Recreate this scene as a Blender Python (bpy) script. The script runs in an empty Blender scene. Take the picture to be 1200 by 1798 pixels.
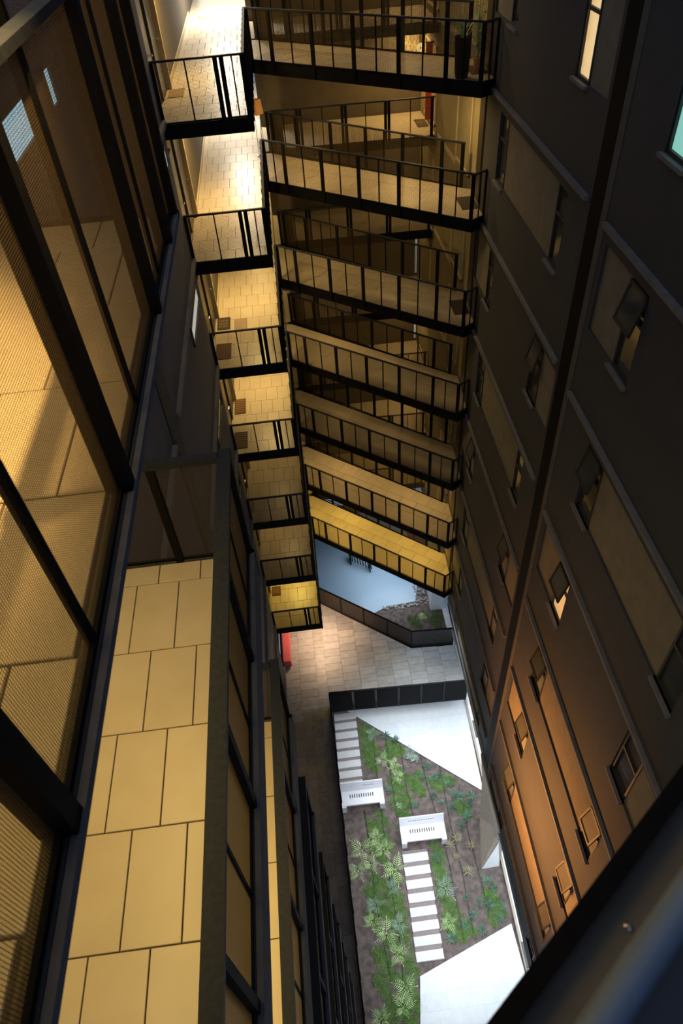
import bpy, math, random
from mathutils import Vector, Matrix
random.seed(7)
sc = bpy.context.scene
col = sc.collection
PI = math.pi
# ------------------------------------------------------------------ camera
RX = Vector((0.99243172, -0.1065736, -0.06100282)); UP = Vector((0.11851292, 0.70117391, 0.70307171)); FW = Vector((0.0321553, 0.70498029, -0.70849758))
cd = bpy.data.cameras.new('camera'); cam = bpy.data.objects.new('camera', cd); col.objects.link(cam)
cam.matrix_world = Matrix(((RX.x, UP.x, -FW.x, 0), (RX.y, UP.y, -FW.y, 0), (RX.z, UP.z, -FW.z, 0), (0, 0, 0, 1)))
cd.sensor_fit = 'VERTICAL'; cd.sensor_height = 36; cd.lens = 36*1205.3/1798
cd.clip_start = 0.02; cd.clip_end = 300
cd.dof.use_dof = True; cd.dof.focus_distance = 11; cd.dof.aperture_fstop = 5.6
sc.camera = cam
# ------------------------------------------------------------------ world, exposure
w = bpy.data.worlds.new('world'); sc.world = w; w.use_nodes = True
bg = w.node_tree.nodes['Background']; bg.inputs[0].default_value = (0.50, 0.66, 1.0, 1); bg.inputs[1].default_value = 0.30
sc.view_settings.view_transform = 'Standard'; sc.view_settings.look = 'None'; sc.view_settings.gamma = 1; sc.view_settings.use_curve_mapping = False
sc.view_settings.exposure = 0.0
sc.cycles.use_denoising = True; sc.cycles.max_bounces = 6; sc.cycles.sample_clamp_indirect = 4
WARM = (1.0, 0.66, 0.26); PALE = (1.0, 0.86, 0.62); DAY = (0.86, 0.94, 1.0)
def area(name, loc, size, power, color, rot=(0, 0, 0), sy=None, spread=PI):
    l = bpy.data.lights.new(name, 'AREA'); l.energy = power; l.color = color; l.size = size; l.spread = spread
    if sy: l.shape = 'RECTANGLE'; l.size_y = sy
    o = bpy.data.objects.new(name, l); o.location = loc; o.rotation_euler = rot; col.objects.link(o); return o
# daylight that comes in at garden level under the raised right-hand building
area('garden_daylight', (4.0, 8.6, -22.9), 7.0, 650, DAY, (0, math.radians(8), 0), sy=10.5, spread=math.radians(120))
area('garden_end_fill', (2.6, 0.6, -24.2), 4.0, 60, DAY, (math.radians(82), 0, 0), sy=1.6)  # added fill light, brightens the column face and bench fronts
area('pool_daylight', (3.0, 20.0, -22.9), 3.0, 85, (0.80, 0.90, 1.0), (0, math.radians(15), 0), sy=4, spread=math.radians(120))
area('ground_hall_lamp', (-0.5, 17.0, -22.0), 0.6, 60, (1, .66, .42), spread=math.radians(115))
area('ground_hall_daylight', (3.4, 14.8, -21.9), 1.6, 45, (.66, .82, 1))
# warm lamps under the slabs of the seven corridors and bridges (power per level)
STUB = [120, 120, 110, 95, 17, 17, 75]
FAR = [380, 240, 70, 30, 8, 8, 14]
BRID = [26, 50, 20, 18, 8, 38, 62]
BRIDR = [26, 56, 2.5, 1.2, .4, 34, 58]
REAR = [40, 90, 7, 6, 26, 30, 14]
LH = 2.9
for k in range(7):
    z = -4.09-LH*k
    c = (1, .69, .25) if k not in (6,) else (1, .69, .13)
    area('corridor_lamp', (-1.25, 18.9, z+2.5), .35, STUB[k], c)
    area('corridor_far_lamp', (-1.2, 26.2, z+2.5), .5, FAR[k], (1, .93, .78) if k < 2 else c)
    area('bridge_lamp', (1.0, 20.6, z+2.5), .35, BRID[k], (1, .66, .24) if k != 6 else (1, .66, .14))
    area('bridge_lamp', (3.7, 18.2, z+2.5), .35, BRIDR[k], (1, .66, .24) if k != 6 else (1, .66, .14))
    area('rear_lamp', (4.2, 24.5, z+2.45), .35, REAR[k], (1, .66, .24))
sl_ = bpy.data.lights.new('near_lamp', 'SPOT'); sl_.energy = 1250; sl_.color = (1, .62, .19); sl_.spot_size = math.radians(78); sl_.spot_blend = .35; sl_.shadow_soft_size = .03
so_ = bpy.data.objects.new('near_lamp', sl_); so_.location = (-.28, 1.9, 1.12); so_.rotation_euler = (0, math.radians(46), 0); col.objects.link(so_)
area('atrium_skylight', (1.6, 8.0, 9.0), 5.0, 60, (.78, .88, 1.0), sy=14)
for k, p in enumerate((44, 60, 80, 3, 9, 3, 3, 3)):
    area('gallery_lamp', (-1.55, 2.0, -1.47-LH*k+2.45), .4, p, (1, .70, .22), sy=3.0)
# lamps behind the lower galleries that wash the facade opposite with orange light
area('lower_wash', (0.3, 6.5, -18.6), .8, 420, (1, .40, .10), (0, math.radians(-103), 0), sy=3, spread=math.radians(110))
area('mid_wash', (0.4, 7.0, -10.6), .8, 12, (1, .62, .28), (0, math.radians(-95), 0), sy=3, spread=math.radians(120))

# ------------------------------------------------------------------ materials
def mat(name, c1, c2=None, rough=.6, scale=8.0, metal=0.0, bump=0.0, spec=.5, randv=0.0, detail=6, stretch=None):
    m = bpy.data.materials.new(name); m.use_nodes = True; nt = m.node_tree; b = nt.nodes['Principled BSDF']
    b.inputs['Roughness'].default_value = rough; b.inputs['Metallic'].default_value = metal; b.inputs['Specular IOR Level'].default_value = spec
    c2 = c2 or tuple(x*.8 for x in c1)
    tc = nt.nodes.new('ShaderNodeTexCoord'); n = nt.nodes.new('ShaderNodeTexNoise'); n.inputs['Scale'].default_value = scale; n.inputs['Detail'].default_value = detail
    geo = nt.nodes.new('ShaderNodeNewGeometry')
    mp = nt.nodes.new('ShaderNodeMapping'); nt.links.new(geo.outputs['Position'], mp.inputs['Vector'])
    if stretch: mp.inputs['Scale'].default_value = stretch
    nt.links.new(mp.outputs[0], n.inputs['Vector'])
    r = nt.nodes.new('ShaderNodeValToRGB'); r.color_ramp.elements[0].position = .35; r.color_ramp.elements[1].position = .68
    r.color_ramp.elements[0].color = (*c2, 1); r.color_ramp.elements[1].color = (*c1, 1)
    nt.links.new(n.outputs['Fac'], r.inputs['Fac']); out = r.outputs['Color']
    if randv:
        oi = nt.nodes.new('ShaderNodeObjectInfo'); mr = nt.nodes.new('ShaderNodeMapRange'); mr.inputs['To Min'].default_value = 1-randv; mr.inputs['To Max'].default_value = 1+randv*.35
        nt.links.new(oi.outputs['Random'], mr.inputs['Value'])
        hv = nt.nodes.new('ShaderNodeHueSaturation'); nt.links.new(out, hv.inputs['Color']); nt.links.new(mr.outputs[0], hv.inputs['Value']); out = hv.outputs['Color']
    nt.links.new(out, b.inputs['Base Color'])
    if bump:
        bp = nt.nodes.new('ShaderNodeBump'); bp.inputs['Strength'].default_value = bump; bp.inputs['Distance'].default_value = .01
        nt.links.new(n.outputs['Fac'], bp.inputs['Height']); nt.links.new(bp.outputs[0], b.inputs['Normal'])
    return m
def glow(name, c, s):
    m = bpy.data.materials.new(name); m.use_nodes = True; b = m.node_tree.nodes['Principled BSDF']
    b.inputs['Base Color'].default_value = (*c, 1); b.inputs['Emission Color'].default_value = (*c, 1); b.inputs['Emission Strength'].default_value = s; return m
M = {
 'black': mat('black_steel', (.0065, .0065, .008), (.0045, .0045, .0055), .65, 20, 0, spec=.08),
 'rail': mat('rail_steel', (.020, .023, .032), (.014, .016, .023), .5, 30, 0, spec=.10),
 'wire': mat('wire_steel', (.085, .060, .030), (.062, .045, .022), .45, 60, .4),
 'char': mat('charcoal_paint', (.040, .042, .048), (.034, .036, .041), .75, 3, bump=.15),
 'stripshade': mat('strip_shade', (.03, .03, .034), (.022, .022, .025), .7, 10),  # painted shade for the band behind the gallery ledge
 'sashglass': mat('sash_glass', (.09, .095, .09), (.07, .075, .07), .5, 2, spec=.15),
 'charlit': mat('charcoal_paint_lit', (.105, .115, .14), (.09, .098, .12), .75, 3, bump=.15),  # charcoal paint lightened for the left facade in place of more skylight
 'sheenglass': mat('glass_daylight_sheen', (.22, .23, .21), (.17, .18, .165), .6, 2, spec=.15),  # daylight reflection on the panes, put into the base colour
 'ledge': mat('ledge_paint', (.15, .145, .15), (.12, .115, .12), .7, 6),
 'panel': mat('tan_render', (.20, .175, .125), (.165, .14, .10), .85, 4, bump=.2),
 'strip': mat('grey_strip', (.085, .078, .072), (.07, .064, .06), .8, 4),
 'tile': mat('floor_tile', (.56, .47, .35), (.51, .425, .31), .36, 3.2, randv=.07, bump=.05),
 'tiled': mat('floor_tile_brown', (.34, .25, .17), (.29, .21, .14), .4, 5),
 'grout': mat('grout', (.16, .12, .08), None, .9, 20),
 'stone': mat('ground_tile', (.41, .39, .37), (.33, .315, .30), .42, 5, randv=.22),
 'slab': mat('concrete_edge', (.075, .083, .105), (.055, .061, .078), .75, 14, bump=.25),
 'soffit': mat('soffit_paint', (.13, .11, .08), (.11, .09, .065), .85, 4),
 'brown': mat('brown_wall', (.095, .076, .05), (.08, .064, .043), .8, 3),
 'olive': mat('olive_wall', (.28, .235, .125), (.24, .20, .105), .7, 3),
 'cream': mat('cream_wall', (.55, .46, .30), (.5, .42, .27), .7, 3),
 'door': mat('dark_door', (.055, .045, .035), (.04, .033, .026), .35, 10),
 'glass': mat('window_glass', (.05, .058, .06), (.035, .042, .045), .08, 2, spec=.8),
 'frame': mat('window_frame', (.03, .027, .025), None, .5, 10),
 'white': mat('white_paint', (.78, .80, .82), (.70, .72, .75), .5, 4),
 'bench': mat('bench_metal', (.60, .60, .65), (.54, .54, .59), .45, 20),
 'pave': mat('white_paving', (.56, .585, .61), (.52, .545, .57), .65, 5, randv=.05),
 'step': mat('stepping_stone', (.52, .51, .52), (.46, .45, .46), .7, 12, bump=.2, randv=.08),
 'gravel': mat('pinkish_gravel', (.24, .20, .20), (.13, .11, .11), .95, 60, bump=.8),
 'soil': mat('soil', (.13, .10, .09), (.06, .047, .042), 1.0, 5, bump=.7),
 'grass': mat('grass', (.20, .36, .09), (.12, .24, .05), .8, 5, randv=.1),
 'moss': mat('moss', (.12, .21, .07), (.075, .12, .05), .95, 14, bump=.9),
 'fern': mat('fern_leaf', (.56, .72, .36), (.42, .60, .24), .55, 10, randv=.25),
 'agave': mat('agave_leaf', (.11, .22, .15), (.07, .14, .09), .5, 12, randv=.3),
 'pale': mat('pale_leaf', (.36, .48, .40), (.27, .38, .30), .5, 12, randv=.2),
 'dry': mat('dry_leaf', (.30, .27, .17), (.20, .18, .11), .7, 12),
 'hose': mat('drip_hose', (.02, .02, .02), None, .6, 20),
 'beige': mat('beige_render', (.33, .28, .23), (.29, .245, .20), .8, 5),
 'blue': mat('blue_water', (.27, .37, .47), (.255, .355, .455), .22, .5),
 'pebble': mat('pebble', (.55, .52, .52), (.35, .32, .32), .7, 14, randv=.5),
 'mat1': mat('mat_brown', (.13, .065, .035), (.09, .045, .025), .95, 50),
 'mat2': mat('mat_tan', (.30, .20, .09), (.24, .15, .065), .95, 40),
 'mat3': mat('mat_dark', (.05, .04, .035), (.035, .028, .022), .95, 50),
 'red': mat('red_fabric', (.62, .07, .05), (.5, .05, .04), .7, 20),
 'pinkred': mat('pink_red_vinyl', (.72, .15, .16), (.62, .12, .13), .5, 12),
 'orange': mat('orange_shade', (.62, .32, .14), (.55, .28, .12), .6, 12),
 'chrome': mat('chrome', (.7, .68, .62), (.6, .58, .52), .2, 20, .9),
 'blur': mat('blue_handrail', (.11, .16, .24), (.10, .14, .21), .38, 8, .2),
 'navy': mat('navy_panel', (.020, .026, .042), (.017, .022, .035), .5, 8),
 'parapet': mat('parapet_brown', (.15, .135, .11), (.125, .11, .09), .8, 9),
 'amber': glow('amber_lit_window', (1.0, .60, .25), .55),
 'gold': glow('lit_cream_curtain', (1.0, .68, .30), .75),
 'teal': glow('lit_teal_window', (.30, .72, .62), .7),
 'daywin': glow('daylit_window', (.50, .82, .95), 1.3),
 'whitewin': glow('bright_white_window', (1.0, .96, .88), 1.8),
 'fogdim': glow('dim_frosted_daylight', (.55, .62, .66), .16),
 'fog': glow('frosted_daylight', (.62, .66, .62), .55),
}
def curtain(m):   # soft folds in the lit curtain
    nt = m.node_tree; b = nt.nodes['Principled BSDF']; wv = nt.nodes.new('ShaderNodeTexWave'); wv.inputs['Scale'].default_value = 9; wv.inputs['Distortion'].default_value = 1.5
    r = nt.nodes.new('ShaderNodeValToRGB'); r.color_ramp.elements[0].color = (.80, .50, .20, 1); r.color_ramp.elements[1].color = (1, .72, .36, 1)
    g = nt.nodes.new('ShaderNodeNewGeometry'); nt.links.new(g.outputs['Position'], wv.inputs['Vector']); nt.links.new(wv.outputs['Fac'], r.inputs['Fac']); nt.links.new(r.outputs[0], b.inputs['Emission Color'])
curtain(M['gold'])

# ------------------------------------------------------------------ mesh helpers
class MB:
    def __init__(s): s.v = []; s.f = []
    def quad8(s, p):
        n = len(s.v); s.v += [tuple(q) for q in p]
        s.f += [(n, n+3, n+2, n+1), (n+4, n+5, n+6, n+7), (n, n+1, n+5, n+4), (n+1, n+2, n+6, n+5), (n+2, n+3, n+7, n+6), (n+3, n, n+4, n+7)]; return s
    def box(s, a, b):
        x0, y0, z0 = [min(p, q) for p, q in zip(a, b)]; x1, y1, z1 = [max(p, q) for p, q in zip(a, b)]
        return s.quad8([(x0, y0, z0), (x1, y0, z0), (x1, y1, z0), (x0, y1, z0), (x0, y0, z1), (x1, y0, z1), (x1, y1, z1), (x0, y1, z1)])
    def bev(s, a, b, c=.004):      # box with a chamfered top edge
        x0, y0, z0 = a; x1, y1, z1 = b
        n = len(s.v)
        s.v += [(x0, y0, z0), (x1, y0, z0), (x1, y1, z0), (x0, y1, z0), (x0, y0, z1-c), (x1, y0, z1-c), (x1, y1, z1-c), (x0, y1, z1-c), (x0+c, y0+c, z1), (x1-c, y0+c, z1), (x1-c, y1-c, z1), (x0+c, y1-c, z1)]
        for i in range(4):
            j = (i+1) % 4; s.f += [(n+i, n+j, n+4+j, n+4+i), (n+4+i, n+4+j, n+8+j, n+8+i)]
        s.f += [(n+8, n+9, n+10, n+11), (n+3, n+2, n+1, n)]; return s
    def prism(s, poly, z0, z1):
        ar = sum(poly[i][0]*poly[(i+1) % len(poly)][1]-poly[(i+1) % len(poly)][0]*poly[i][1] for i in range(len(poly)))
        if ar < 0: poly = poly[::-1]
        n = len(s.v); m = len(poly)
        s.v += [(x, y, z0) for x, y in poly]+[(x, y, z1) for x, y in poly]
        s.f += [tuple(range(n+m-1, n-1, -1)), tuple(range(n+m, n+2*m))]
        s.f += [(n+i, n+(i+1) % m, n+m+(i+1) % m, n+m+i) for i in range(m)]; return s
    def tube(s, p, q, r, seg=8, r2=None):
        p = Vector(p); q = Vector(q); d = (q-p).normalized(); a = d.orthogonal().normalized(); b = d.cross(a); r2 = r if r2 is None else r2; n = len(s.v)
        for c, rr in ((p, r), (q, r2)):
            for i in range(seg): t = 2*PI*i/seg; s.v.append(tuple(c+a*math.cos(t)*rr+b*math.sin(t)*rr))
        s.f += [(n+i, n+(i+1) % seg, n+seg+(i+1) % seg, n+seg+i) for i in range(seg)]
        s.f += [tuple(range(n+seg-1, n-1, -1)), tuple(range(n+seg, n+2*seg))]; return s
    def tri(s, *p):
        n = len(s.v); s.v += [tuple(q) for q in p]; s.f.append(tuple(range(n, n+len(p)))); return s
    def lathe(s, c, prof, seg=16):
        n = len(s.v)
        for r, z in prof:
            for i in range(seg): t = 2*PI*i/seg; s.v.append((c[0]+r*math.cos(t), c[1]+r*math.sin(t), c[2]+z))
        for j in range(len(prof)-1):
            for i in range(seg): a = n+j*seg+i; b = n+j*seg+(i+1) % seg; s.f.append((a, b, b+seg, a+seg))
        s.f.append(tuple(range(n+seg-1, n-1, -1))); s.f.append(tuple(range(n+(len(prof)-1)*seg, n+len(prof)*seg))); return s
    def mesh(s, name, m):
        me = bpy.data.meshes.new(name); me.from_pydata(s.v, [], s.f); me.materials.append(m); me.update(); return me
    def build(s, name, m, parent=None, origin=None):
        """world-space vertices; origin defaults to the parent's location or the base centre"""
        if origin is None:
            if parent is not None: origin = wl(parent)
            else:
                xs = [v[0] for v in s.v]; ys = [v[1] for v in s.v]; zs = [v[2] for v in s.v]; origin = Vector(((min(xs)+max(xs))/2, (min(ys)+max(ys))/2, min(zs)))
        o3 = Vector(origin); s.v = [tuple(Vector(v)-o3) for v in s.v]
        o = bpy.data.objects.new(name, s.mesh(name, m)); col.objects.link(o)
        if parent is not None: o.parent = parent; o.location = o3-wl(parent)
        else: o.location = o3
        return o
def wl(o):
    l = Vector((0, 0, 0))
    while o is not None: l = l+Vector(o.location); o = o.parent
    return l
def inst(name, me, parent, loc, rz=0.0, rot=None):
    o = bpy.data.objects.new(name, me); col.objects.link(o)
    if parent is not None: o.parent = parent; o.location = Vector(loc)-wl(parent)
    else: o.location = loc
    o.rotation_euler = rot or (0, 0, rz); return o
def tag(o, label, cat, group=None, kind=None):
    o['label'] = label; o['category'] = cat
    if group: o['group'] = group
    if kind: o['kind'] = kind
    return o
def empty(name, loc, label, cat, group=None, rz=0):
    o = bpy.data.objects.new(name, None); o.location = loc; o.rotation_euler = (0, 0, rz); o.empty_display_size = .1; col.objects.link(o)
    return tag(o, label, cat, group)
def S(o, label, cat): return tag(o, label, cat, kind='structure')
ORD = ['first', 'second', 'third', 'fourth', 'fifth', 'sixth', 'seventh', 'eighth']
TOP = ['top', 'second from the top', 'third from the top', 'fourth from the top', 'fifth from the top', 'sixth from the top', 'seventh from the top, the lowest', 'eighth from the top']

# ------------------------------------------------------------------ right-hand facade
YR = math.radians(1.783)
def RW(t, off, z): return (4.308+math.sin(YR)*t+math.cos(YR)*off, math.cos(YR)*t-math.sin(YR)*off, z)
def rbox(mb, t0, t1, o0, o1, z0, z1):
    if t0 > t1: t0, t1 = t1, t0
    mb.quad8([RW(t0, o0, z0), RW(t0, o1, z0), RW(t1, o1, z0), RW(t1, o0, z0), RW(t0, o0, z1), RW(t0, o1, z1), RW(t1, o1, z1), RW(t1, o0, z1)]); return mb
TW = 16.95
BT, BB = -4.50, -5.87      # window band of level 0
wr = MB()
segsL = (10.1, TW); segsR = (-2.5, 9.4)
WIN = [(15.12, 15.72), (11.15, 11.72), (7.65, 8.25), (4.15, 4.72)]
def panels(k):
    return [(11.72, 15.12), (8.25, 9.25), (.6, 4.15)] if k % 2 == 0 else [(10.3, 11.15), (4.72, 7.65), (15.72, 16.9), (-2.4, .0)]
panel_boxes = []
for k in range(-2, 7):
    zt = BT-LH*k; zb = BB-LH*k
    for seg in (segsL, segsR):
        off = 0.0 if seg is segsL else -0.05
        zlow = zb-(LH-(BT-BB)) if k < 6 else -22.70
        rbox(wr, seg[0], seg[1], off, off+.35, zlow, zb)
        cuts = sorted([w_ for w_ in WIN+panels(k) if w_[0] >= seg[0]-.01 and w_[1] <= seg[1]+.01])
        c = seg[0]
        for a, b in cuts:
            if a-c > .01: rbox(wr, c, a, off, off+.35, zb, zt)
            c = max(c, b)
        if seg[1]-c > .01: rbox(wr, c, seg[1], off, off+.35, zb, zt)
    for a, b in panels(k): panel_boxes.append((a, b, zb, zt, k))
rbox(wr, 9.4, 10.1, .12, .35, -22.7, 2.5)
wall_right = wr.build('wall_right', M['char'], origin=(4.5, 7, -22.7)); S(wall_right, 'tall charcoal facade on the right with ledges, tan bands and slim windows', 'wall')
for a, b, zb, zt, k in panel_boxes:
    off = .045 if a > 9.5 else -.005
    rbox(MB(), a, b, off, .34, zb, zt).build('tan_panel', M['panel'], wall_right)
for k in range(-1, 7):
    z = -4.23-LH*k
    for a, b, off in ((10.3, TW, 0), (-2.5, 9.36, -.05)):
        rbox(MB(), a, b, off-.07, off+.01, z-.075, z).build('ledge', M['ledge'], wall_right)
rbox(MB(), 9.60, 10.12, -.03, .119, -22.7, 2.5).build('drain_channel', M['black'], wall_right)
rbox(MB(), 9.405, 9.595, -.06, .119, -22.7, 2.5).build('corner_strip', M['strip'], wall_right)
rbox(MB(), -2.5, TW, -.03, .35, -22.80, -22.705).build('base_rim', M['beige'], wall_right)
wn = 0
def facade_window(ti, k, state, label):
    """frame, pane, sill and, where it stands ajar, a tilted sash"""
    global wn
    wn += 1
    a, b = WIN[ti]; off = 0 if a > 9.5 else -.05; zt = BT-LH*k; zb = BB-LH*k
    f = MB(); t = .045
    for q in ((a, a+t, zb, zt), (b-t, b, zb, zt), (a, b, zb, zb+t), (a, b, zt-t, zt), (a, b, zb+.86*(zt-zb)*.72, zb+.86*(zt-zb)*.72+.05)): rbox(f, q[0], q[1], off+.03, off+.12, q[2], q[3])
    W = f.build('window_%d' % wn, M['frame'], origin=RW((a+b)/2, off+.1, zb)); S(W, label, 'window')
    m = {'dark': 'glass' if k < 3 else 'sheenglass', 'ajar': 'glass' if k < 2 else 'sheenglass', 'gold': 'gold', 'teal': 'teal', 'amber': 'amber', 'day': 'glass'}[state]
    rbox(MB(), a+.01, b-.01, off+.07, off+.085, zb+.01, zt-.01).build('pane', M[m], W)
    rbox(MB(), a-.04, b+.04, off-.06, off+.08, zb-.05, zb).build('sill', M['ledge'], W)
    if state in ('ajar', 'amber'):   # top-hung sash pushed out at its foot
        zm = zb+.55*(zt-zb)
        h = (zt-zm)*.95; s_ = MB(); g = MB(); an = math.radians(13)
        def P(t_, d, e): return RW(t_, off+.02-d*math.sin(an)-e*math.cos(an), zt-.03-d*math.cos(an)+e*math.sin(an))
        def slab(mb, t0, t1, d0, d1, e0, e1): mb.quad8([P(t0, d0, e0), P(t1, d0, e0), P(t1, d1, e0), P(t0, d1, e0), P(t0, d0, e1), P(t1, d0, e1), P(t1, d1, e1), P(t0, d1, e1)])
        for q in ((a+.02, a+.06, 0, h), (b-.06, b-.02, 0, h), (a+.02, b-.02, 0, .05), (a+.02, b-.02, h-.05, h)): slab(s_, q[0], q[1], q[2], q[3], 0, .035)
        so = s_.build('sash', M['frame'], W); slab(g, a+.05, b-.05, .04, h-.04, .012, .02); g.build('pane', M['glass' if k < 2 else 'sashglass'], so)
COLN = ['beside the bridges', 'left of the black drain channel', 'right of the black drain channel', 'far to the right near the parapet']
lev = {-1: 'above the top tan band', 0: 'in the top tan band', 1: 'in the second band down', 2: 'in the third band down', 3: 'in the fourth band down', 4: 'in the fifth band down', 5: 'in the sixth band down', 6: 'in the lowest band'}
AJ = {(2, 0), (2, 2), (3, 3), (3, 4), (3, 5), (2, 3), (2, 4), (0, 3), (1, 3), (2, 1), (1, 1), (2, 5)}
for k in range(-1, 7):
    for ti in range(4):
        if k == -1 and ti in (0, 3): st = 'dark'
        elif k == -1: st = 'gold' if ti == 1 else 'teal'
        elif (ti, k) == (2, 2): st = 'amber'
        else: st = 'ajar' if (ti, k) in AJ else 'dark'
        d = {'amber': 'slim window glowing amber', 'gold': 'slim window glowing cream through a curtain', 'teal': 'slim window lit pale teal', 'ajar': 'slim dark window with its sash pushed open', 'dark': 'slim dark closed window'}[st]
        facade_window(ti, k, st, '%s %s, %s' % (d, lev[k], COLN[ti]))

# ------------------------------------------------------------------ left-hand facade between the galleries and the corridors
wl_ = MB()
wl_.box((-2.6, 4.4, -24.4), (-2.2, 8.8, 1)); wl_.box((-2.6, 9.5, -24.4), (-2.2, 15.5, 1)); wl_.box((-2.6, 8.8, -24.4), (-2.32, 9.5, 1))
wall_left = wl_.build('wall_left', M['charlit'], origin=(-2.4, 10, -24.4)); S(wall_left, 'charcoal facade on the left between the near galleries and the lit corridors', 'wall')
MB().box((-2.31, 8.95, -24.4), (-2.16, 9.35, 1)).build('drain_channel', M['strip'], wall_left)
for k in range(-1, 8):
    z = -3.98-2.86*k
    MB().box((-2.21, 9.6, z-.10), (-2.12, 15.5, z)).build('ledge', M['ledge'], wall_left)
    MB().box((-2.21, 4.4, z-.10), (-2.12, 8.75, z)).build('ledge', M['ledge'], wall_left)
for k in range(-1, 4):
    z = -4.28-2.88*k; lit = k in (0, 1)
    for y0, y1, dx in (((6.0, 7.25, .0), (8.0, 8.35, .0)) if k == -1 else ((12.9, 15.0, .0),)):
        wn += 1
        zz = (z, z-.42) if k > -1 else (-1.50, -1.90)
        f = MB()
        for q in ((y0, y1, zz[0]-.04, zz[0]), (y0, y1, zz[1], zz[1]+.04), (y0, y0+.04, zz[1], zz[0]), (y1-.04, y1, zz[1], zz[0])): f.box((-2.23, q[0], q[2]), (-2.16, q[1], q[3]))
        o = f.build('window_%d' % wn, M['frame']); 
        S(o, ('bright pale blue daylit window seen through the near mesh at upper left' if k == -1 and y0 < 7.5 else 'narrow pale daylit slit seen through the near mesh at upper left' if k == -1 and y0 < 9 else 'long low %s window in the left facade beside the corridor %s' % ('pale lit' if lit else 'dark', TOP[max(k, 0)] if k > -1 else 'above the frame')), 'window')
        MB().box((-2.205, y0+.03, zz[1]+.03), (-2.19, y1-.03, zz[0]-.03)).build('pane', M['daywin'] if k == -1 and y0 < 9 else M['fog'] if lit else M['glass'], o)

# ------------------------------------------------------------------ mesh infill, balustrades
_pc = {}
def wire_mesh(w_, h, pitch, wr_):
    key = (round(w_, 2), round(h, 2), pitch, wr_)
    if key in _pc: return _pc[key]
    m = MB(); nx = max(2, int(w_/pitch)); nz = int(h/pitch)
    for i in range(nx+1):
        x = w_*i/nx; m.box((x-wr_, -wr_, 0), (x+wr_, wr_, h))
    for j in range(nz+1):
        z = h*j/nz; m.box((0, -wr_*2.2, z-wr_), (w_, -wr_*.2, z+wr_))
    _pc[key] = m.mesh('mesh_panel', M['wire']); return _pc[key]
_uc = {}
def ubox(name, a, b, mt):
    key = (name, tuple(round(q, 3) for q in a+b), mt)
    if key not in _uc: _uc[key] = MB().box(a, b).mesh(name, M[mt])
    return _uc[key]
def rail_run(parent, p, q, zr, zf, posts, thin, pitch=.022, wr_=.0016, rw=.055, rh=.035, pw=.085, pd=.05, gap=.055, drop=.02, z_in=None, ext=.0):
    """one straight run: top rail, thick posts at distances posts, thin balusters at thin, mesh between"""
    p = Vector((p[0], p[1], 0)); q = Vector((q[0], q[1], 0)); L = (q-p).length; a = math.atan2(q.y-p.y, q.x-p.x); d = (q-p)/L; h = zr-zf
    inst('top_rail', ubox('top_rail', (-ext, -rw/2, -rh), (L+ext, rw/2, 0), 'rail'), parent, (p.x, p.y, zr), a)
    zi = z_in if z_in is not None else zf+.30
    inst('bottom_rail', ubox('bottom_rail', (0, -.014, 0), (L, .014, .03), 'black'), parent, (p.x, p.y, zi+gap-.05), a)
    for s_ in posts:
        c = p+d*s_; inst('post', ubox('post', (-pw/2, -pd/2, 0), (pw/2, pd/2, h-rh), 'black'), parent, (c.x, c.y, zf), a)
    for s_ in thin:
        c = p+d*s_; inst('baluster', ubox('baluster', (-.013, -.013, 0), (.013, .013, zr-rh-zi-gap+.05), 'black'), parent, (c.x, c.y, zi+gap-.05), a)
    es = sorted(set([0.0, L]+[round(x, 3) for x in posts]))
    for s0, s1 in zip(es, es[1:]):
        if s1-s0 < .18: continue
        inst('mesh_panel', wire_mesh(s1-s0, zr-rh-zi-gap+.04, pitch, wr_), parent, (p.x+d.x*s0, p.y+d.y*s0, zi+gap-.03), a)
A_ = (-.37, 20.27); B_ = (4.48, 16.23)
tile_me = MB().bev((0, 0, -.02), (.342, .662, 0), .003).mesh('tile', M['tile'])
tile_dk = MB().bev((0, 0, -.02), (.342, .662, 0), .003).mesh('tile', M['tiled'])
btile = MB().bev((0, 0, -.02), (.662, .62, 0), .003).mesh('tile', M['tile'])
def clip_poly(poly, x0, x1, y0, y1):
    def cl(pl, ax, v, s):
        out = []
        for i in range(len(pl)):
            a, b = pl[i-1], pl[i]; ia = s*(a[ax]-v) >= 0; ib = s*(b[ax]-v) >= 0
            if ia != ib:
                t = (v-a[ax])/(b[ax]-a[ax]); out.append((a[0]+t*(b[0]-a[0]), a[1]+t*(b[1]-a[1])))
            if ib: out.append(b)
        return out
    for ax, v, s in ((0, x0, 1), (0, x1, -1), (1, y0, 1), (1, y1, -1)):
        poly = cl(poly, ax, v, s)
        if not poly: return []
    return poly
def clip_tile(x0, x1, y0, y1, X0, X1, Y0, Y1):
    return max(x0, X0), min(x1, X1), max(y0, Y0), min(y1, Y1)
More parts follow.
